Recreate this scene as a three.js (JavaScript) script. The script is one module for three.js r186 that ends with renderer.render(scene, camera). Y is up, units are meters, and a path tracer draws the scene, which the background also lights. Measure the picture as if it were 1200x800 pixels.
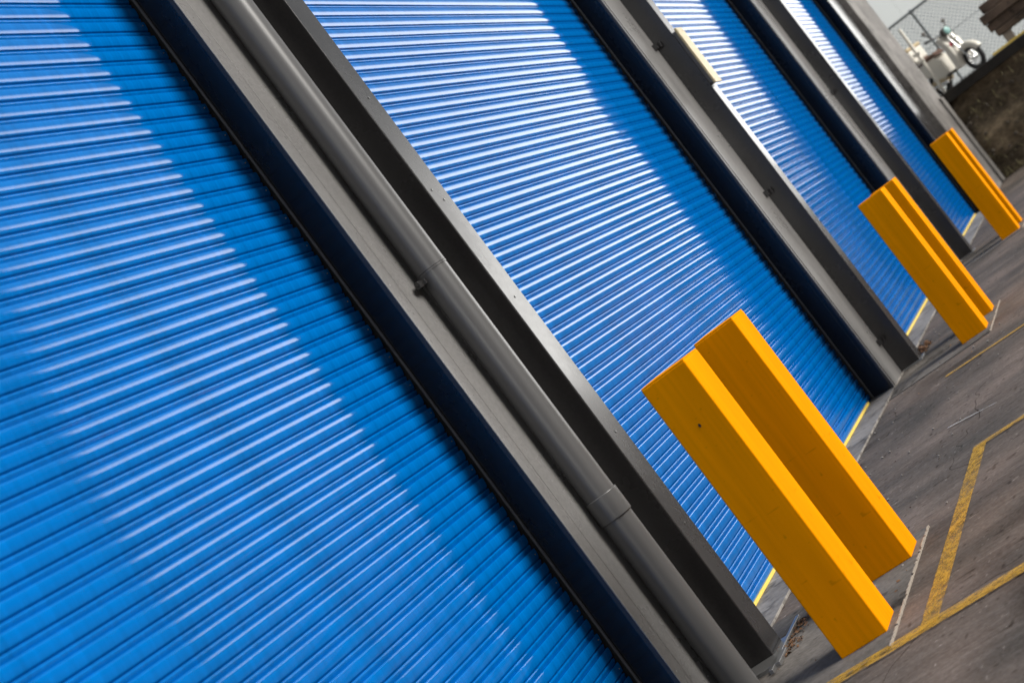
import * as THREE from 'three';
import { RoundedBoxGeometry } from 'three/addons/geometries/RoundedBoxGeometry.js';
import { mergeGeometries } from 'three/addons/utils/BufferGeometryUtils.js';

// ---------------------------------------------------------------- camera, sky, sun, exposure
const scene = new THREE.Scene();
const camera = new THREE.PerspectiveCamera(23.06, 1200 / 800, 0.1, 600);
camera.position.set(0, 1.4597, 3.0799);
{
  const yaw = 0.3772, pitch = 0.048, roll = -0.6415;
  const f = new THREE.Vector3(Math.cos(yaw) * Math.cos(pitch), Math.sin(pitch), -Math.sin(yaw) * Math.cos(pitch));
  const r = new THREE.Vector3().crossVectors(f, new THREE.Vector3(0, 1, 0)).normalize();
  const u = new THREE.Vector3().crossVectors(r, f);
  camera.up.copy(u.multiplyScalar(Math.cos(roll)).addScaledVector(r, -Math.sin(roll)));
  camera.lookAt(camera.position.clone().add(f));
}
camera.focus = 8.2;
camera.userData.fStop = 2.8;

const renderer = new THREE.WebGLRenderer({ antialias: true });
renderer.toneMapping = THREE.LinearToneMapping;
renderer.toneMappingExposure = 2.12;
renderer.shadowMap.enabled = true;

// hazy overcast: pale bright horizon, darker blue-grey cloud deck above, brighter towards the veiled sun
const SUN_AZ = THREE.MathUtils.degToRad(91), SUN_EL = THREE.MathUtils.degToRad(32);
{
  const w = 512, h = 256, d = new Float32Array(w * h * 4);
  for (let j = 0; j < h; j++) for (let i = 0; i < w; i++) {
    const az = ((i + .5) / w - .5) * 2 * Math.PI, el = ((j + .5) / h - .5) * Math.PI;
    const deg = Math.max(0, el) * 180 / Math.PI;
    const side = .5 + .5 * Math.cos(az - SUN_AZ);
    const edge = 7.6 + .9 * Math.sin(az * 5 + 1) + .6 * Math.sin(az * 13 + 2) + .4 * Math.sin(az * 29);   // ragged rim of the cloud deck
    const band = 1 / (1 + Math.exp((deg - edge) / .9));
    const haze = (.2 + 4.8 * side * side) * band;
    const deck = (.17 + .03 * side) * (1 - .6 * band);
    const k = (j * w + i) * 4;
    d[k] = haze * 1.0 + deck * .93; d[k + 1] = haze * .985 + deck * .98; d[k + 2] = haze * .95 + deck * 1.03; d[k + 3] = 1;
  }
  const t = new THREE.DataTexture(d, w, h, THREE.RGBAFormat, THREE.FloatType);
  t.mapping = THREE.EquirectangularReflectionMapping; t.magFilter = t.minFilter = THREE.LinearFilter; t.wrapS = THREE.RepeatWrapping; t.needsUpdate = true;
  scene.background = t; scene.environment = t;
}
const sun = new THREE.DirectionalLight(0xfffaf3, 2.7);
sun.position.set(10 + 60 * Math.cos(SUN_AZ) * Math.cos(SUN_EL), 60 * Math.sin(SUN_EL), 60 * Math.sin(SUN_AZ) * Math.cos(SUN_EL));
sun.target.position.set(10, 0, 0);
sun.castShadow = true; sun.shadow.radius = 60; sun.shadow.mapSize.set(2048, 2048);
Object.assign(sun.shadow.camera, { left: -30, right: 30, top: 30, bottom: -30, near: 1, far: 140 });
scene.add(sun, sun.target);

// ---------------------------------------------------------------- helpers
let seed = 1234567;
const rnd = () => { seed = (seed * 1664525 + 1013904223) >>> 0; return seed / 4294967296; };
const taken = {};
const numbered = n => { taken[n] = (taken[n] ?? -1) + 1; return taken[n] ? `${n}_${String(taken[n]).padStart(3, '0')}` : n; };
function shade(o) { o.traverse(c => { if (c.isMesh) { c.castShadow = c.receiveShadow = true; } }); return o; }
function mesh(name, g, m, parent, label) {
  const o = new THREE.Mesh(g, m); o.name = name; if (label) o.userData.label = label;
  o.castShadow = o.receiveShadow = true; parent.add(o); return o;
}
function thing(name, label, category, pos = [0, 0, 0], group) {
  const o = new THREE.Group(); o.name = numbered(name); o.position.set(...pos); o.userData = { label, category };
  if (group) o.userData.group = group; scene.add(o); return o;
}
function single(name, g, m, label, category, group) {
  const o = mesh(numbered(name), g, m, scene); o.userData = { label, category }; if (group) o.userData.group = group; return o;
}
function structure(name, g, m) { const o = mesh(numbered(name), g, m, scene); o.userData.kind = 'structure'; return o; }
// box from corner to corner with a small rounded edge
function box(x0, x1, y0, y1, z0, z1, r = .004) {
  const sx = x1 - x0, sy = y1 - y0, sz = z1 - z0; r = Math.min(r, sx / 2.1, sy / 2.1, sz / 2.1);
  const g = r > 0 ? new RoundedBoxGeometry(sx, sy, sz, 2, r) : new THREE.BoxGeometry(sx, sy, sz);
  g.translate((x0 + x1) / 2, (y0 + y1) / 2, (z0 + z1) / 2); return boxUV(g);
}
// uv in metres from the dominant normal
function boxUV(g) {
  if (g.index) g = g.toNonIndexed();
  const p = g.attributes.position, n = g.attributes.normal, uv = new Float32Array(p.count * 2);
  for (let i = 0; i < p.count; i += 3) {
    const ax = Math.abs(n.getX(i) + n.getX(i + 1) + n.getX(i + 2)), ay = Math.abs(n.getY(i) + n.getY(i + 1) + n.getY(i + 2)), az = Math.abs(n.getZ(i) + n.getZ(i + 1) + n.getZ(i + 2));
    for (let k = i; k < i + 3; k++) {
      const x = p.getX(k), y = p.getY(k), z = p.getZ(k);
      const [a, b] = ay > ax && ay > az ? [x, z] : ax > az ? [z, y] : [x, y];
      uv[2 * k] = a; uv[2 * k + 1] = b;
    }
  }
  g.setAttribute('uv', new THREE.BufferAttribute(uv, 2)); return g;
}
function rod(a, b, r0, r1 = r0, seg = 8) {
  const A = new THREE.Vector3(...a), B = new THREE.Vector3(...b), L = A.distanceTo(B);
  const g = new THREE.CylinderGeometry(r1, r0, L, seg); g.translate(0, L / 2, 0);
  g.applyQuaternion(new THREE.Quaternion().setFromUnitVectors(new THREE.Vector3(0, 1, 0), B.sub(A).normalize())); g.translate(...a); return g;
}
const merge = gs => mergeGeometries(gs.map(g => { const q = g.index ? g.toNonIndexed() : g; for (const k of Object.keys(q.attributes)) if (!['position', 'normal', 'uv'].includes(k)) q.deleteAttribute(k); return q; }));

// ---------------------------------------------------------------- textures
function hash(x, y, s) { let h = (x * 374761393 + y * 668265263 + s * 1442695041) | 0; h = Math.imul(h ^ (h >>> 13), 1274126177); return ((h ^ (h >>> 16)) >>> 0) / 4294967296; }
function vnoise(x, y, s, px, py) {       // periodic value noise
  const xi = Math.floor(x), yi = Math.floor(y), fx = x - xi, fy = y - yi, u = fx * fx * (3 - 2 * fx), v = fy * fy * (3 - 2 * fy);
  const m = (a, b) => ((a % b) + b) % b, x0 = m(xi, px), x1 = m(xi + 1, px), y0 = m(yi, py), y1 = m(yi + 1, py);
  const a = hash(x0, y0, s), b = hash(x1, y0, s), c = hash(x0, y1, s), e = hash(x1, y1, s);
  return a + (b - a) * u + (c - a) * v + (a - b - c + e) * u * v;
}
function texture(w, h, fn, srgb, rx = 1, ry = 1) {
  const d = new Uint8Array(w * h * 4);
  for (let j = 0; j < h; j++) for (let i = 0; i < w; i++) { const c = fn(i / w, j / h), k = (j * w + i) * 4; d[k] = c[0]; d[k + 1] = c[1]; d[k + 2] = c[2]; d[k + 3] = 255; }
  const t = new THREE.DataTexture(d, w, h); t.wrapS = t.wrapT = THREE.RepeatWrapping; t.magFilter = THREE.LinearFilter; t.minFilter = THREE.LinearMipmapLinearFilter; t.generateMipmaps = true;
  if (srgb) t.colorSpace = THREE.SRGBColorSpace; t.repeat.set(rx, ry); t.needsUpdate = true; return t;
}
const clamp = v => Math.max(0, Math.min(255, v));
// asphalt: 8 m along x by 4 m along z
const asphaltH = new Float32Array(2048 * 1024);
const asphaltMap = texture(2048, 1024, (u, v) => {
  const X = u * 8, Z = v * 4;
  const grain = vnoise(X * 110, Z * 110, 1, 880, 440), grit = vnoise(X * 45, Z * 45, 2, 360, 180);
  const streak = vnoise(X * 24, Z * 2.5, 3, 192, 10) * .55 + vnoise(X * 7, Z * 1, 4, 56, 4) * .45;
  const blot = vnoise(X * 1.5, Z * 1.5, 5, 12, 6) * .6 + vnoise(X * 4, Z * 4, 6, 32, 16) * .4;
  const fine = vnoise(X * 60, Z * 8, 9, 480, 32);
  let g = 83 + (grain - .5) * 16 + (grit - .5) * 9 + (streak - .5) * 16 + (blot - .5) * 46 + (fine - .5) * 10;
  const pit = vnoise(X * 26, Z * 26, 7, 208, 104); if (pit > .86) g -= (pit - .86) * 260;
  const chip = vnoise(X * 38, Z * 38, 8, 304, 152); if (chip > .93) g += (chip - .93) * 700;
  const scr = vnoise(X * 90, Z * 1.25, 10, 720, 5); if (scr > .94) g += (scr - .94) * 420;
  const crack = Math.abs(vnoise(X * 1.25, Z * 1.25, 11, 10, 5) + .12 * vnoise(X * 8, Z * 8, 12, 64, 32) - .56); if (crack < .004) g -= 34;
  asphaltH[Math.round(v * 1024) * 2048 + Math.round(u * 2048)] = g;
  const oil = vnoise(X * .9 + 3.3, Z * 1.1, 13, 999, 999) * .6 + vnoise(X * 3.2, Z * 3.2, 14, 999, 999) * .4; if (oil > .68) g -= (oil - .68) * 150;
  const warm = (blot - .5) * 12 + 9;
  return [clamp(g + warm), clamp(g + 1), clamp(g - warm * .5)];
}, true, 1 / 8, 1 / 4);
const asphaltBump = texture(2048, 1024, (u, v) => { const g = clamp(asphaltH[Math.round(v * 1024) * 2048 + Math.round(u * 2048)]); return [g, g, g]; }, false, 1 / 8, 1 / 4);
const concreteMap = texture(1024, 1024, (u, v) => {
  const X = u * 3, Z = v * 3;
  let g = 128 + (vnoise(X * 90, Z * 90, 21, 270, 270) - .5) * 22 + (vnoise(X * 20, Z * 20, 22, 60, 60) - .5) * 22 + (vnoise(X * 3, Z * 3, 23, 9, 9) - .5) * 44;
  const st = vnoise(X * 7, Z * 7, 24, 21, 21) * .6 + vnoise(X * 30, Z * 30, 25, 90, 90) * .4; if (st > .66) g -= (st - .66) * 230;
  return [clamp(g + 3), clamp(g), clamp(g - 3)];
}, true, 1 / 3, 1 / 3);
const paintMap = texture(1024, 1024, (u, v) => {     // dusty semi-gloss steel paint
  const X = u * 2, Z = v * 2;
  let g = 226 + (vnoise(X * 120, Z * 120, 31, 240, 240) - .5) * 20 + (vnoise(X * 8, Z * 2, 32, 16, 4) - .5) * 26 + (vnoise(X * 30, Z * 4, 33, 60, 8) - .5) * 14;
  const spot = vnoise(X * 60, Z * 60, 34, 120, 120); if (spot > .95) g -= (spot - .95) * 500;
  return [clamp(g), clamp(g * .995), clamp(g * .99)];
}, true, 1 / 2, 1 / 2);
const paintRough = texture(512, 512, (u, v) => {
  const g = 150 + (vnoise(u * 90, v * 90, 41, 90, 90) - .5) * 24 + (vnoise(u * 12, v * 5, 42, 12, 5) - .5) * 80; return [clamp(g), clamp(g), clamp(g)];
}, false, 1 / 2, 1 / 2);
const paintBump = texture(512, 512, (u, v) => { const g = 128 + (vnoise(u * 8, v * 3, 43, 8, 3) - .5) * 180 + (vnoise(u * 40, v * 40, 44, 40, 40) - .5) * 12; return [clamp(g), clamp(g), clamp(g)]; }, false, 1 / 2, 1 / 2);
const streakMap = texture(1024, 64, (u, v) => {       // faint rain streaks and dust on the curtain, fixed along the door
  const n = vnoise(u * 420, v * 2, 81, 420, 2) * .4 + vnoise(u * 90, v * 1, 82, 90, 1) * .35 + vnoise(u * 18, v * 1, 83, 18, 1) * .35, d = vnoise(u * 900, v * 60, 84, 900, 60);
  let g = 232 + (n - .55) * 46; if (d > .93) g -= (d - .93) * 500; return [clamp(g), clamp(g), clamp(g)];
}, true, 1 / 4, 1 / .3);
const streakRough = texture(1024, 64, (u, v) => { const n = vnoise(u * 300, v * 3, 85, 300, 3) * .5 + vnoise(u * 40, v * 1, 86, 40, 1) * .5, g = 120 + (n - .5) * 150; return [clamp(g), clamp(g), clamp(g)]; }, false, 1 / 4, 1 / .3);
const scuffMap = texture(512, 1024, (u, v) => {       // bollard paint: brush streaks, pin specks, a few scuffs
  const n = vnoise(u * 90, v * 6, 91, 90, 6) * .45 + vnoise(u * 14, v * 4, 92, 14, 4) * .55, d = vnoise(u * 170, v * 340, 93, 170, 340), c = vnoise(u * 26, v * 120, 94, 26, 120);
  let g = 240 + (n - .5) * 26; if (d > .95) g -= (d - .95) * 700; if (c > .92) g -= (c - .92) * 420; return [clamp(g), clamp(g), clamp(g)];
}, true, 1, 1 / 2);
const wearMap = texture(1024, 256, (u, v) => {       // paint left on the ground: thinned by grains and tyre streaks
  const n = vnoise(u * 260, v * 64, 51, 260, 64) * .45 + vnoise(u * 60, v * 10, 52, 60, 10) * .35 + vnoise(u * 14, v * 3, 53, 14, 3) * .3;
  const g = clamp((.95 - n) * 330); return [g, g, g];
}, false);
const earthMap = texture(1024, 512, (u, v) => {
  const n = vnoise(u * 10, v * 6, 61, 10, 6) * .5 + vnoise(u * 34, v * 20, 62, 34, 20) * .3 + vnoise(u * 120, v * 70, 63, 120, 70) * .3;
  return [clamp(44 + n * 116), clamp(38 + n * 104), clamp(30 + n * 86)];
}, true);

// ---------------------------------------------------------------- materials
const lin = (r, g, b) => new THREE.Color().setRGB(r, g, b);
const std = o => new THREE.MeshPhysicalMaterial(o);
const M = {
  blue: std({ color: lin(.0, .15, .51), map: streakMap, roughness: .12, roughnessMap: streakRough, ior: 1.33 }),
  charcoal: std({ color: lin(.030, .029, .030), map: paintMap, roughness: .42, roughnessMap: paintRough, specularIntensity: .9, bumpMap: paintBump, bumpScale: .0002 }),
  charcoalPlain: std({ color: lin(.08, .079, .079), roughness: .32 }),
  pierLitGrey: std({ color: lin(.20, .198, .197), map: paintMap, roughness: .55, roughnessMap: paintRough, bumpMap: paintBump, bumpScale: .0002 }),  // charcoal pier paint lightened: brightness of the lit front faces put into the colour
  endGrey: std({ color: lin(.62, .61, .60), map: concreteMap, roughness: .7 }),
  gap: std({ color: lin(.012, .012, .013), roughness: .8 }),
  yellow: std({ color: lin(.93, .315, .0), map: scuffMap, roughness: .9, specularIntensity: .05, bumpMap: paintBump, bumpScale: .0003 }),
  paint: std({ color: lin(.52, .29, .02), roughness: .8, alphaMap: wearMap, transparent: true }),
  whitePaint: std({ color: lin(.5, .5, .5), roughness: .8, alphaMap: wearMap, transparent: true }),
  seal: std({ color: lin(.75, .55, .10), roughness: .6 }),
  cream: std({ color: lin(.62, .52, .31), roughness: .45, map: paintMap }),
  asphalt: std({ map: asphaltMap, bumpMap: asphaltBump, bumpScale: .004, roughness: .95, specularIntensity: .3 }),
  concrete: std({ map: concreteMap, bumpMap: concreteMap, bumpScale: .004, roughness: .85 }),
  paleConcrete: std({ color: lin(.8, .78, .75), map: concreteMap, roughness: .8 }),
  footing: std({ color: lin(.52, .50, .48), map: concreteMap, bumpMap: concreteMap, bumpScale: .004, roughness: .95, specularIntensity: .3 }),
  filler: std({ color: lin(.28, .24, .20), roughness: .9 }),
  leaf: std({ color: lin(.13, .065, .03), roughness: .9 }),
  steel: std({ color: lin(.25, .25, .25), roughness: .4, metalness: .8 }),
  earth: std({ map: earthMap, roughness: 1 }),
  shed: std({ color: lin(.36, .385, .39), roughness: .6 }),
  timber: std({ color: lin(.42, .31, .24), map: concreteMap, roughness: .9 }),
  white: std({ color: lin(.62, .59, .52), roughness: .35 }),
  rubber: std({ color: lin(.02, .02, .022), roughness: .8 }),
  wire: std({ color: lin(.18, .20, .21), roughness: .5, metalness: .3 }),
};

// ---------------------------------------------------------------- ground
{
  const g = new THREE.PlaneGeometry(800, 800, 1, 1); g.rotateX(-Math.PI / 2); g.translate(100, -.004, 0);
  structure('ground', boxUV(g), M.asphalt);
}
// pier x positions: steel jamb edge, column left and right edge
const PIERS = [{ j: 6.37, c0: 6.965, c1: 7.16, pipe: true }, { j: 13.10, c0: 13.68, c1: 13.88 }, { j: 19.53, c0: 20.19, c1: 20.40 }, { j: 26.2, end: true }];
const DOORS = [[0.6, 6.37], [7.16, 13.10], [13.88, 19.53], [20.40, 26.2]];
const TOP = 4.6;

// concrete sill in front of each doorway
DOORS.forEach(([x0, x1], i) => { structure('concrete_sill', box(x0 - .35, x1 + .45, -.1, .01, -.5, .245 + .01 * i, .006), M.paleConcrete); });

// ---------------------------------------------------------------- warehouse
const house = thing('warehouse', 'warehouse front of dark grey steel piers between blue roller doors', 'building');
for (const [i, P] of PIERS.entries()) {
  const end = P.end ? 27.4 : P.c0, f = P.end ? .2 : .25;   // f: front of the pier
  // jamb: side face to the doorway, closed back, open slot for the curtain between z 0.1 and the wall behind
  const gapW = i === 0 ? .011 : .05, fl = i === 0 ? .095 : .03;
  // splayed guide: front edge at the pier face, undercut back to the curtain
  const sec = [[P.j, f - .002], [P.j, f - .02], [P.j + .155, .036], [P.j + .19, .036], [P.j + .19, .1], [P.j + fl, f - .05], [P.j + fl, f - .002]];
  const guide = new THREE.ExtrudeGeometry(new THREE.Shape(sec.map(([x, z]) => new THREE.Vector2(x, -z))), { depth: TOP - .012, bevelEnabled: false });
  mesh('door_guide', boxUV(guide.rotateX(-Math.PI / 2).translate(0, .012, 0)), M.charcoal, house);
  mesh('guide_lip', box(P.j + .148, P.j + .16, .012, TOP, .024, .035, .002), M.charcoalPlain, house);
  mesh('jamb_lit_front', box(P.j + .001, P.j + fl, .014, TOP, f - .0015, f + .003, .001), M.pierLitGrey, house);  // front flange of the guide, its lit look painted in a lighter grey
  mesh('pier_wall', box(P.j + fl + gapW, end, 0, TOP + .5, f - .045, f, .002), P.end ? M.charcoal : M.pierLitGrey, house);  // lit front painted lighter too; the end pier keeps plain charcoal
  mesh('pier_core', box(P.j + .26, end - .002, 0, TOP + .4, -.2, f - .047, 0), M.charcoal, house);
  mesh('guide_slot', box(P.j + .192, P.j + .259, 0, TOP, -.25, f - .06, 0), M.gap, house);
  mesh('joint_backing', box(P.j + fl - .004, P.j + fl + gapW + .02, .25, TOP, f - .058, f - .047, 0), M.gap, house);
  if (!P.end) {
    const col = mesh('steel_column', box(P.c0, P.c1, .004, TOP + .5, -.2, .427, .006), M.charcoal, house);
    mesh('door_jamb', box(P.c1, P.c1 + .05, .012, TOP, .1, .25, .003), M.charcoal, house);
    // base plate bolted to the ground
    mesh('base_plate', box(P.c0 - .02, P.c1 + .03, .0, .016, .26, .45, .003), M.steel, house);
  }
  if (i === 1 || i === 2) for (const y of i === 1 ? [3.35, 1.84, .32] : [2.5, .9]) {
    mesh('pipe_clip', merge([box(P.c0 - .10, P.c0 - .05, y - .02, y + .02, .25, .275, .003), box(P.c0 - .05, P.c0 - .038, y - .025, y + .025, .25, .31, .002), box(P.c0 - .11, P.c0 - .098, y - .025, y + .025, .25, .29, .002)]), M.charcoal, house, 'small empty pipe clip on the pier');
  }
  // tiny fixings on the column face
  if (!P.end) for (const y of [3.1, 2.56, 2.5, 1.95, 1.2, .7]) mesh('screw', new THREE.CylinderGeometry(.006, .006, .004, 8).rotateX(Math.PI / 2).translate(P.c0 + .05 + .09 * rnd(), y + .03 * rnd(), .428), M.steel, house);
}
// lintel above the doorways, roof edge, far end wall
mesh('lintel', box(-6, 27.86, TOP, 6.2, -.35, .1, .01), M.charcoal, house);
mesh('rear_wall', box(-6, 27.86, 0, 6.2, -10.2, -10, .01), M.charcoal, house);
mesh('end_wall', box(27.66, 27.86, 0, 6.2, -10, -.2, .01), M.charcoal, house);
mesh('end_wall', box(-6.2, -6, 0, 6.2, -10, .1, .01), M.charcoal, house);
mesh('roof', box(-6.2, 27.9, 6.2, 6.4, -10.2, .2, .01), M.charcoal, house);
mesh('pier_wall', box(-6, .6, 0, TOP, -.2, .25, .004), M.charcoal, house);
mesh('end_pier', box(27.4, 29.98, 0, 6.2, -.5, .3, .01), M.endGrey, house, 'broad pale grey pier at the far end of the front');
mesh('cover_strip', box(29.44, 29.97, .01, 1.78, .302, .335, .008), M.endGrey, house);
mesh('cover_strip', box(29.38, 29.42, .01, 1.78, .302, .315, .004), M.gap, house);

// ---------------------------------------------------------------- roller doors
const PITCH = .075;
// slat section from the top downwards: [share of the pitch, depth, 1 = crease]
const prof = [];
{
  const a0 = THREE.MathUtils.degToRad(-4), a1 = THREE.MathUtils.degToRad(20), t0 = .10, t1 = .645, R = (t1 - t0) * PITCH / (Math.sin(a1) - Math.sin(a0));
  prof.push([0, -.0056], [.07, -.0092, 1], [.076, .0042, 1], [.084, .0060]);
  for (let k = 0; k <= 10; k++) { const q = a0 + (a1 - a0) * k / 10; prof.push([t0 + R * (Math.sin(q) - Math.sin(a0)) / PITCH, .0068 + R * (Math.cos(q) - Math.cos(a0)), k === 10 ? 1 : 0]); }
  prof.push([.70, -.0040], [.755, -.0098, 1], [.76, -.0022, 1], [.772, -.0008], [.80, .0002], [.835, .0004], [.87, -.0002], [.895, -.0012, 1], [.94, -.0030], [1, -.0056]);
}
function slatGeometry(L) {
  const P = prof.map(([t, z, c]) => [(1 - t) * PITCH, z, c]), n = P.length, pos = [], nor = [], idx = [];
  const dir = i => { const a = P[i], b = P[i + 1], l = Math.hypot(b[0] - a[0], b[1] - a[1]); return [(b[1] - a[1]) / l, -(b[0] - a[0]) / l]; };   // outward normal of segment i
  const nrm = (i, seg) => {
    if (P[i][2]) return dir(seg);
    const a = dir(i ? i - 1 : n - 2), b = dir(i < n - 1 ? i : 0), l = Math.hypot(a[0] + b[0], a[1] + b[1]); return [(a[0] + b[0]) / l, (a[1] + b[1]) / l];
  };
  for (const back of [0, 1]) for (let i = 0; i < n - 1; i++) {
    const b = pos.length / 3, s = back ? -1 : 1;
    for (const [k, x] of [[i, 0], [i, L], [i + 1, 0], [i + 1, L]]) { const q = nrm(k, i); pos.push(x, P[k][0], P[k][1] - back * .0012); nor.push(0, q[0] * s, q[1] * s); }
    if (back) idx.push(b, b + 1, b + 2, b + 1, b + 3, b + 2); else idx.push(b, b + 2, b + 1, b + 1, b + 2, b + 3);
  }
  const g = new THREE.BufferGeometry();
  g.setAttribute('position', new THREE.Float32BufferAttribute(pos, 3)); g.setAttribute('normal', new THREE.Float32BufferAttribute(nor, 3));
  g.setAttribute('uv', new THREE.Float32BufferAttribute(pos.flatMap((v, i) => i % 3 === 2 ? [] : [v]), 2)); g.setIndex(idx); return g;
}
const doorLabels = ['blue slatted roller door ending at the pier with the downpipe, before the first bollards',
  'blue slatted roller door between the downpipe pier and the pier with the cream plate',
  'blue slatted roller door just past the pier with the cream plate',
  'last blue slatted roller door, nearest the earth wall'];
const lockGeo = new THREE.SphereGeometry(.0035, 6, 4);
DOORS.forEach(([x0, x1], d) => {
  const door = thing('roller_door', doorLabels[d], 'roller door', [x0, 0, 0], 'blue roller doors along the warehouse');
  const L = x1 - x0 + .155 + (d ? 0 : 0), g = slatGeometry(L), rows = Math.ceil(TOP / PITCH) + 1;
  for (let r = 0; r < rows; r++) {
    const s = mesh('slat', g, M.blue, door);
    s.position.set((rnd() - .5) * .012, (r - .067) * PITCH + .0, (rnd() - .5) * .0006); s.rotation.x = (rnd() - .5) * .013;
    if (d < 2 && r % 2) mesh('end_rivet', lockGeo, M.steel, s).position.set(L - .03, PITCH * .62, .0085);
  }
  mesh('bottom_seal', box(.05, x1 - x0, .011, .03, -.01, .016, .003), M.seal, door, 'thin yellow seal along the foot of the curtain');
});

// ---------------------------------------------------------------- downpipe on the first pier
{
  const t = thing('downpipe', 'charcoal round downpipe running down the pier between two blue doors', 'downpipe', [6.686, 0, .333]);
  const r = .0745;
  mesh('pipe_length', new THREE.CylinderGeometry(r, r, TOP - 2.27 + .4, 48, 1).translate(0, (TOP + .4 + 2.27) / 2, 0), M.charcoalPlain, t);
  mesh('pipe_length', new THREE.CylinderGeometry(r - .0018, r - .0018, 2.262, 48, 1).translate(0, 1.136, 0), M.charcoalPlain, t);
  mesh('seam_ring', new THREE.CylinderGeometry(r + .001, r + .001, .008, 48, 1).translate(0, 2.264, 0), M.charcoalPlain, t);
  const c = [[r - .003, 0], [r + .004, .001], [r + .005, .006], [r + .005, .114], [r + .004, .119], [r - .003, .12]].map(p => new THREE.Vector2(...p));
  mesh('coupling', new THREE.LatheGeometry(c, 48).translate(0, .93, 0), M.charcoalPlain, t);
  mesh('clip', merge([box(-.125, -.085, -.017, .017, -.06, -.035, .003), box(-.088, -.06, -.012, .012, -.07, -.02, .002), rod([-.14, 0, -.05], [-.12, 0, -.05], .006)]).translate(0, 2.235, 0), M.charcoal, t, 'small bolted clip holding the pipe');
}
// cream plate on the second pier
{
  const t = thing('sign_plate', 'blank cream plate fixed to the pier column, high up', 'sign', [13.68, 2.82, .43]);
  mesh('plate', box(-.012, .225, 0, .56, .03, .05, .003), M.cream, t);
  mesh('backing_frame', box(.0, .21, .02, .54, 0, .03, .002), M.charcoalPlain, t);
  for (const [x, y] of [[.02, .03], [.19, .03], [.02, .53], [.19, .53]]) mesh('screw', new THREE.CylinderGeometry(.006, .006, .004, 8).rotateX(Math.PI / 2).translate(x, y, .051), M.steel, t);
}

// ---------------------------------------------------------------- bollards
const HB = 1.32, DEP = .235, Z0 = .905, Z1 = 1.125;
const spots = [[6.28, 'yellow square bollard guarding the downpipe pier, outer one of its pair', 'a'], [7.228, 'yellow square bollard guarding the downpipe pier, inner one of its pair', 'b'],
  [12.90, 'yellow square bollard before the cream plate pier, nearer the downpipe', 'a'], [13.689, 'yellow square bollard before the cream plate pier, farther from the downpipe', 'b'],
  [19.05, 'yellow square bollard before the last door, farther from the earth wall', 'a'], [19.714, 'yellow square bollard before the last door, nearer the earth wall', 'b']];
spots.forEach(([x, label], i) => {
  const t = thing('bollard', label, 'bollard', [x, 0, Z0], 'pairs of yellow bollards before the piers');
  mesh('post', box(0, DEP, .0, HB - .006, 0, Z1 - Z0, .007), M.yellow, t);
  mesh('cap', box(.002, DEP - .002, HB - .008, HB, .002, Z1 - Z0 - .002, .003), M.yellow, t);
  if (i === 0) mesh('paint_chip', new THREE.CylinderGeometry(.006, .004, .003, 7).rotateZ(Math.PI / 2).scale(1, 1.4, .9).translate(-.0008, 1.07, 1.016 - Z0), M.gap, t, 'small dark chip in the paint');
});
// footing edge strips beside each bollard pair
for (const [x0, x1, z] of [[6.05, 7.62, 1.168], [12.64, 14.04, 1.172], [18.9, 20.1, 1.175]]) {
  const gs = []; const n = Math.round((x1 - x0) / .02);
  for (let k = 0; k < n; k++) { const a = x0 + (x1 - x0) * k / n, w = .007 + rnd() * .003, o = (rnd() - .5) * .0015; gs.push(box(a, a + (x1 - x0) / n * (1.002), -.01, rnd() < .12 ? .002 : .006 + rnd() * .003, z + o - w / 2, z + o + w / 2, .002)); }
  single('filler_strip', merge(gs), M.filler, x0 < 7 ? 'pale ragged filler strip in the ground beside the bollards by the downpipe' : x0 < 14 ? 'pale ragged filler strip in the ground beside the bollards by the cream plate pier' : 'pale filler strip in the ground beside the bollards near the last door', 'filler strip', 'filler strips beside the bollards');
}

// concrete footing round each bollard pair
for (const [x0, x1] of [[6.03, 7.63], [12.62, 14.05], [18.88, 20.1]]) structure('concrete_footing', box(x0, x1, -.1, .003, .262, 1.16, .002), M.footing);

// ---------------------------------------------------------------- painted lines
function line(x0, z0, x1, z1, w0, w1, m, label, y = .0035) {
  const n = 24, dx = x1 - x0, dz = z1 - z0, L = Math.hypot(dx, dz), px = -dz / L, pz = dx / L, pos = [], uv = [], idx = [];
  for (let k = 0; k <= n; k++) {
    const t = k / n, w = w0 + (w1 - w0) * t, cx = x0 + dx * t, cz = z0 + dz * t, j0 = (rnd() - .5) * .004, j1 = (rnd() - .5) * .004;
    pos.push(cx + px * (w / 2 + j0), y, cz + pz * (w / 2 + j0), cx - px * (w / 2 + j1), y, cz - pz * (w / 2 + j1)); uv.push(t * L / 2 + x0 * .37, 0 + z0 * .21, t * L / 2 + x0 * .37, .5 + z0 * .21);
    if (k) { const b = 2 * k; idx.push(b - 2, b - 1, b, b, b - 1, b + 1); }
  }
  const g = new THREE.BufferGeometry(); g.setAttribute('position', new THREE.Float32BufferAttribute(pos, 3)); g.setAttribute('uv', new THREE.Float32BufferAttribute(uv, 2)); g.setIndex(idx); g.computeVertexNormals();
  if (g.attributes.normal.getY(0) < 0) { g.setIndex(idx.map((v, i) => idx[i - i % 3 + [0, 2, 1][i % 3]])); g.computeVertexNormals(); }
  return single('painted_line', g, m, label, 'ground marking', 'painted lines on the asphalt');
}
line(6.0, 1.345, 8.72, 1.375, .085, .085, M.paint, 'worn yellow line running alongside the bollards by the downpipe');
line(6.03, .75, 5.95, 4.2, .11, .11, M.paint, 'worn yellow cross line passing the foot of the bollard by the downpipe', .0045);
line(8.70, 1.33, 8.62, 4.2, .09, .09, M.paint, 'worn yellow cross line leaving the far end of the line along the bollards', .0045);
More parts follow.
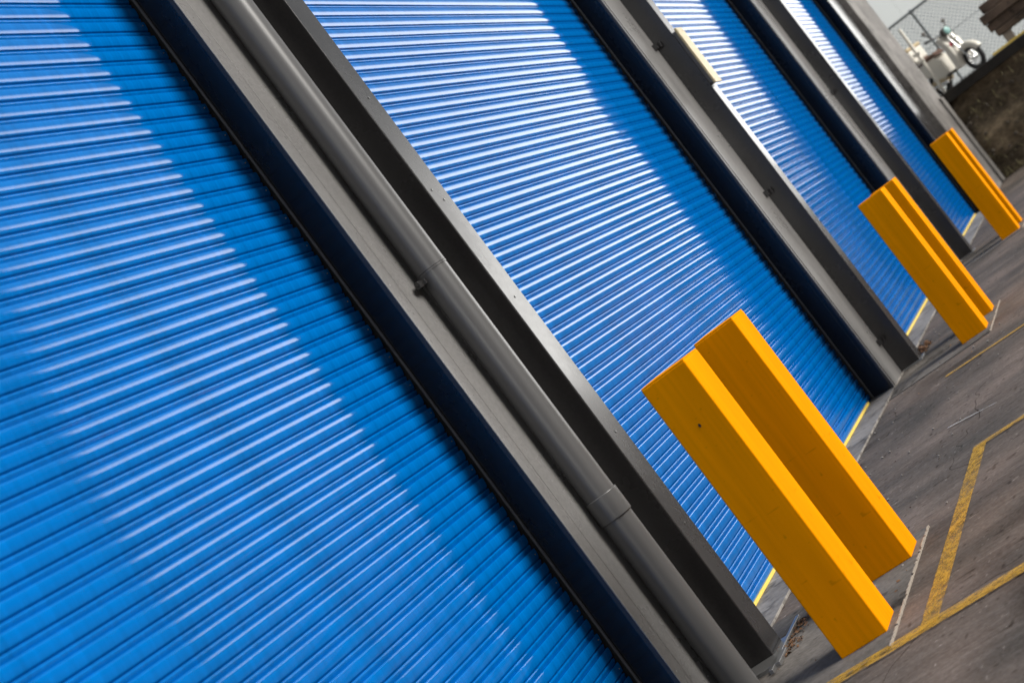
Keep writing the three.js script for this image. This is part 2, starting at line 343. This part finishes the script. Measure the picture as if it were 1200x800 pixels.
line(11.86, .85, 11.6, 4.2, .07, .07, M.paint, 'thin yellow cross line before the bollards of the cream plate pier');
line(9.80, 1.07, 9.58, 1.42, .025, .012, M.whitePaint, 'short white scratch across the asphalt between the two yellow cross lines');

// ---------------------------------------------------------------- litter at the foot of the first piers
{
  const gs = [];
  const leaf = (x, z, y, s) => { const g = new THREE.PlaneGeometry(s, s * .5, 2, 1); const p = g.attributes.position; for (let i = 0; i < p.count; i++) p.setZ(i, (rnd() - .5) * s * .5); g.rotateX(-Math.PI / 2 + (rnd() - .5) * 1.2); g.rotateY(rnd() * 6.3); g.translate(x, y, z); g.computeVertexNormals(); return g; };
  for (let k = 0; k < 200; k++) gs.push(leaf(6.86 + rnd() * .52, .50 + (rnd() + rnd() - 1) * .09, .005 + rnd() * .009, .008 + rnd() * .014));
  for (let k = 0; k < 120; k++) gs.push(leaf(13.95 + rnd() * .5, .40 + (rnd() - .5) * .12, .006 + rnd() * .03, .02 + rnd() * .03));
  for (let k = 0; k < 60; k++) gs.push(leaf(6.5 + rnd() * 8, .3 + rnd() * .9, .004 + rnd() * .004, .008 + rnd() * .012));
  const o = single('leaf_litter', merge(gs), M.leaf, 'brown leaf litter and grit at the foot of the piers', 'leaf litter'); o.userData.kind = 'stuff';
  const ps = [];
  for (let k = 0; k < 90; k++) { const g = new THREE.IcosahedronGeometry(.003 + rnd() * .007, 0); g.scale(1, .7, 1); g.rotateY(rnd() * 6); g.translate(6.2 + rnd() * 9, .003, .28 + rnd() * rnd() * 1.6); ps.push(g); }
  const q = single('pebbles', merge(ps), M.paleConcrete, 'small pale pebbles scattered over the asphalt', 'pebbles'); q.userData.kind = 'stuff';
  for (const [x0, x1, z0, z1, label] of [[6.72, 7.42, .455, .475, 'short steel angle on the ground at the foot of the downpipe pier'], [6.78, 6.96, .30, .50, 'small rusty plate lying by the foot of the downpipe pier']])
    single('steel_offcut', box(x0, x1, 0, .022, z0, z1, .003), M.steel, label, 'steel offcut');
}

// ---------------------------------------------------------------- warehouse across the yard, mirrored in the doors
{
  const t = thing('facing_warehouse', 'dull grey warehouse across the yard, facing the roller doors', 'building', [0, 0, 24]);
  mesh('wall', box(-50, 37, 0, 8.6, 0, 18, .02), M.concrete, t);
  mesh('roof', box(-50.3, 37.3, 8.6, 8.85, -.4, 18.3, .02), M.charcoalPlain, t);
  for (const x of [-44, -34, -24, -14, -4, 6, 16, 26]) { mesh('door', box(x, x + 5, .02, 5, -.06, -.003, .01), M.charcoalPlain, t); mesh('window', box(x + 6, x + 8.6, 5.6, 7, -.05, -.003, .01), M.gap, t); }
}

// ---------------------------------------------------------------- far end: earth wall, terrace, fence, scooter, shed
{
  const g = new THREE.PlaneGeometry(5.6, 1.7, 80, 30), p = g.attributes.position;
  for (let i = 0; i < p.count; i++) {
    const x = p.getX(i), y = p.getY(i);
    p.setZ(i, (vnoise(x * 1.6 + 40, y * 1.8 + 20, 71, 999, 999) - .5) * .35 + (vnoise(x * 5 + 90, y * 5 + 50, 72, 999, 999) - .5) * .14 + (vnoise(x * 14 + 90, y * 14 + 50, 73, 999, 999) - .5) * .05 - (y + .85) * .06);
  }
  g.rotateY(-Math.PI / 2); g.translate(30.15, .83, 3.0); g.computeVertexNormals();
  const t = thing('earth_wall', 'dark rough earth retaining wall closing the end of the yard', 'retaining wall');
  mesh('earth_face', g, M.earth, t);
  mesh('earth_core', box(30.4, 31.0, 0, 1.7, -.2, 5.8, .02), M.earth, t);
  mesh('coping', box(29.98, 30.5, 1.62, 1.81, .25, 5.8, .015), std({ color: lin(.05, .042, .033), roughness: .9, map: concreteMap }), t);
  const st = [];
  for (let k = 0; k < 240; k++) { const q = new THREE.IcosahedronGeometry(.015 + rnd() * rnd() * rnd() * .06, 1), a = q.attributes.position; q.scale(.8 + rnd() * .5, .6 + rnd() * .5, .8 + rnd() * .5); q.rotateX(rnd() * 6); q.rotateY(rnd() * 6); q.translate(30.06 + (rnd() - .5) * .12, .05 + rnd() * 1.5, .3 + rnd() * 5); st.push(q); }
  const sm = mesh('stones', merge(st), std({ color: lin(.36, .31, .25), roughness: 1, map: concreteMap }), t); sm.userData.kind = 'stuff';
  const ws = [];
  for (let k = 0; k < 420; k++) { const z = .3 + rnd() * 5, h = .06 + rnd() * .16, q = new THREE.ConeGeometry(.006 + rnd() * .006, h, 3); q.translate(0, h / 2, 0); q.rotateZ(.2 + rnd() * .9); q.rotateY((rnd() - .5) * 2.4); q.translate(30.0 + (rnd() - .5) * .1, rnd() < .5 ? rnd() * .05 : .2 + rnd() * 1.3, z); ws.push(q); }
  const wm = mesh('dry_weeds', merge(ws), std({ color: lin(.16, .14, .07), roughness: 1 }), t); wm.userData.kind = 'stuff';
  structure('terrace', box(30.45, 110, 0, 1.80, -30, 6, .01), M.concrete);
  single('yellow_batten', box(29.99, 30.07, 1.812, 1.85, 1.40, 2.6, .004), M.seal, 'yellow batten lying along the edge of the earth wall', 'batten');
}
{ // stack of beams
  const t = thing('beam_stack', 'weathered brown timber beams stacked on a block above the earth wall', 'timber', [30.3, 1.811, 1.66]);
  mesh('support_block', box(.02, .35, 0, .20, .04, .20, .01), M.filler, t);
  mesh('support_block', box(.02, .35, 0, .20, 1.6, 1.76, .01), M.filler, t);
  for (const [y, h, z, x] of [[.205, .13, -.02, 0], [.34, .16, -.08, .03], [.505, .17, -.10, -.02], [.68, .16, .0, .05]]) { mesh('beam', box(x, x + .24, y, y + h - .006, z, z + 2.6, .012), M.timber, t); mesh('beam', box(x + .26, x + .5, y, y + h - .006, z + .04, z + 2.6, .012), M.timber, t); }
}
{ // chain-link fence on the terrace
  const t = thing('chain_link_fence', 'grey chain-link fence on the terrace behind the parked scooter', 'fence', [36, 1.8, 0]);
  const z0 = -3, z1 = 5, h = 1.84;
  const top = mesh('top_rail', rod([0, h, z0], [0, h, z1], .028), M.wire, t);
  mesh('middle_wire', rod([-.01, h * .55, z0], [-.01, h * .55, z1], .006), M.wire, t);
  mesh('bottom_wire', rod([-.01, .1, z0], [-.01, .1, z1], .008), M.wire, t);
  for (let z = z0; z <= z1; z += 3.3) mesh('fence_post', rod([.04, 0, z], [.04, h + .05, z], .03), M.wire, t);
  const gs = [];
  for (const s of [1, -1]) for (let c = z0 - h; c < z1 + h; c += .1) {
    let y0 = 0, y1 = h, a = c, b = c + s * h;
    if (Math.max(a, b) > z1 || Math.min(a, b) < z0) continue;
    gs.push(rod([s * .004, y0, a], [s * .004, y1, b], .0055, .0055, 4));
  }
  mesh('wire_mesh', merge(gs), M.wire, t);
}
{ // pale shed far behind
  const t = thing('pale_shed', 'large pale metal clad shed beyond the chain-link fence', 'building', [52, 1.8, 0]); t.rotation.y = .6;
  for (let z = -11.22; z < 1.6; z += .76) mesh('cladding_panel', box(0, .06, 0, 9, z, z + .757, .002), M.shed, t);
  mesh('wall_core', box(.07, 8, 0, 8.9, -11.2, 2.4, .01), M.shed, t);
}
{ // white pole
  const t = thing('white_pole', 'slim white pole standing beside the parked scooter', 'pole', [34, 1.8, .05]);
  mesh('shaft', rod([0, 0, 0], [0, 1.58, .03], .035, .032, 12), M.white, t);
  mesh('bracket', box(-.05, .05, .95, 1.02, -.07, .08, .01), M.white, t);
  mesh('bracket', box(-.05, .05, .80, .86, -.10, .06, .01), M.white, t);
}
{ // scooter, front wheel to the open side of the yard
  const t = thing('scooter', 'white scooter with dark headlight and red badge parked above the earth wall', 'scooter', [34, 1.8, .5]);
  t.rotation.y = -.75;
  const X = (g, ...v) => g.translate(...v), dark = std({ color: lin(.05, .045, .04), roughness: .6 }), tan = std({ color: lin(.42, .33, .2), roughness: .7 }), chrome = std({ color: lin(.6, .6, .6), roughness: .25, metalness: 1 });
  const wheel = z => {
    const w = mesh('wheel', X(new THREE.TorusGeometry(.215, .05, 10, 30).rotateY(Math.PI / 2), 0, .265, z), M.rubber, t), sp = [new THREE.TorusGeometry(.165, .016, 8, 28).rotateY(Math.PI / 2), new THREE.CylinderGeometry(.05, .05, .1, 14).rotateZ(Math.PI / 2)];
    for (let k = 0; k < 10; k++) sp.push(rod([0, 0, 0], [0, .165 * Math.cos(k * .6283), .165 * Math.sin(k * .6283)], .008, .008, 5));
    mesh('rim', X(merge(sp), 0, .265, z), chrome, w);
  };
  wheel(.56); wheel(-.62);
  mesh('fork', merge([rod([-.075, .27, .56], [-.06, .92, .34], .022), rod([.075, .27, .56], [.06, .92, .34], .022)]), chrome, t);
  const plate = (pts, w, bevel) => { const sh = new THREE.Shape(pts.map(p => new THREE.Vector2(...p))); const g = new THREE.ExtrudeGeometry(sh, { depth: w, bevelEnabled: true, bevelSize: bevel, bevelThickness: bevel, bevelSegments: 2 }); g.translate(0, 0, -w / 2); g.rotateY(-Math.PI / 2); return g; };   // outline in (z, y), width along x
  const sh = mesh('leg_shield', plate([[.30, .30], [.36, .50], [.34, .74], [.24, .94], [.19, .92], [.24, .70], [.22, .48], [.20, .28]], .34, .03), M.white, t);
  mesh('badge', X(new THREE.SphereGeometry(.042, 10, 8).scale(1, 1, .5), -.10, .72, .375), std({ color: lin(.6, .02, .05), roughness: .4 }), sh, 'small red badge');
  mesh('mudguard', X(new THREE.TorusGeometry(.275, .075, 8, 18, 1.9).rotateY(-Math.PI / 2).rotateX(-.35), 0, .265, .56), M.white, t);
  mesh('headlight', X(new THREE.CylinderGeometry(.1, .075, .14, 20).rotateX(Math.PI / 2), -.02, .99, .36), dark, t);
  mesh('headlight_glass', X(new THREE.SphereGeometry(.08, 14, 8).scale(1, 1, .3), -.02, .99, .435), std({ color: lin(.2, .36, .34), roughness: .1 }), t);
  mesh('handlebar', merge([rod([-.34, 1.04, .10], [-.05, .99, .28], .014), rod([.05, .99, .28], [.34, 1.04, .10], .014)]), chrome, t);
  for (const k of [-1, 1]) { mesh('grip', rod([k * .24, 1.02, .15], [k * .36, 1.045, .09], .024), M.rubber, t); const m = mesh('mirror', X(new THREE.SphereGeometry(.06, 10, 8).scale(1, .75, .3), k * .3, 1.2, .16), dark, t); mesh('mirror_stem', rod([k * .22, 1.02, .18], [k * .3, 1.17, .17], .012), dark, m); }
  mesh('cables', merge([[-.1, .2], [.06, .24], [-.03, .18]].map(([x, y]) => new THREE.TubeGeometry(new THREE.CatmullRomCurve3([new THREE.Vector3(x * 2.4, 1.02, .16), new THREE.Vector3(x * 1.5, .92, .42), new THREE.Vector3(x, .72, .4), new THREE.Vector3(x * .6, y + .25, .3)]), 14, .008, 5))), dark, t);
  mesh('footboard', X(new RoundedBoxGeometry(.34, .05, .42, 2, .02), 0, .28, .03), dark, t);
  mesh('rear_body', plate([[-.10, .34], [-.12, .62], [-.22, .70], [-.72, .72], [-.90, .62], [-.86, .52], [-.60, .50], [-.46, .36], [-.26, .30]], .22, .035), M.white, t);
  mesh('seat', plate([[-.10, .74], [-.20, .80], [-.50, .80], [-.56, .84], [-.80, .83], [-.82, .76]], .2, .025), std({ color: lin(.11, .06, .04), roughness: .7 }), t);
  mesh('engine', merge([X(new RoundedBoxGeometry(.22, .18, .3, 2, .03), -.02, .28, -.42), X(new THREE.CylinderGeometry(.09, .09, .2, 16).rotateZ(Math.PI / 2), -.05, .27, -.6)]), tan, t);
  mesh('exhaust', merge([rod([-.15, .2, -.25], [-.16, .24, -.62], .03), rod([-.16, .24, -.62], [-.16, .28, -.95], .05)]), chrome, t);
  mesh('stand', rod([-.1, .25, -.15], [-.24, .0, -.2], .014), dark, t);
  mesh('carrier_rack', merge([rod([-.12, .78, -.6], [-.12, .86, -1.0], .012), rod([.12, .78, -.6], [.12, .86, -1.0], .012), rod([-.14, .86, -1.0], [.14, .86, -1.0], .012)]), chrome, t);
  const bx = mesh('rear_box', X(new RoundedBoxGeometry(.4, .26, .36, 3, .03), 0, 1.0, -.8), M.white, t);
  mesh('box_lid', X(new RoundedBoxGeometry(.42, .08, .38, 3, .03), 0, 1.17, -.8), tan, bx);
}
shade(scene);
renderer.render(scene, camera);
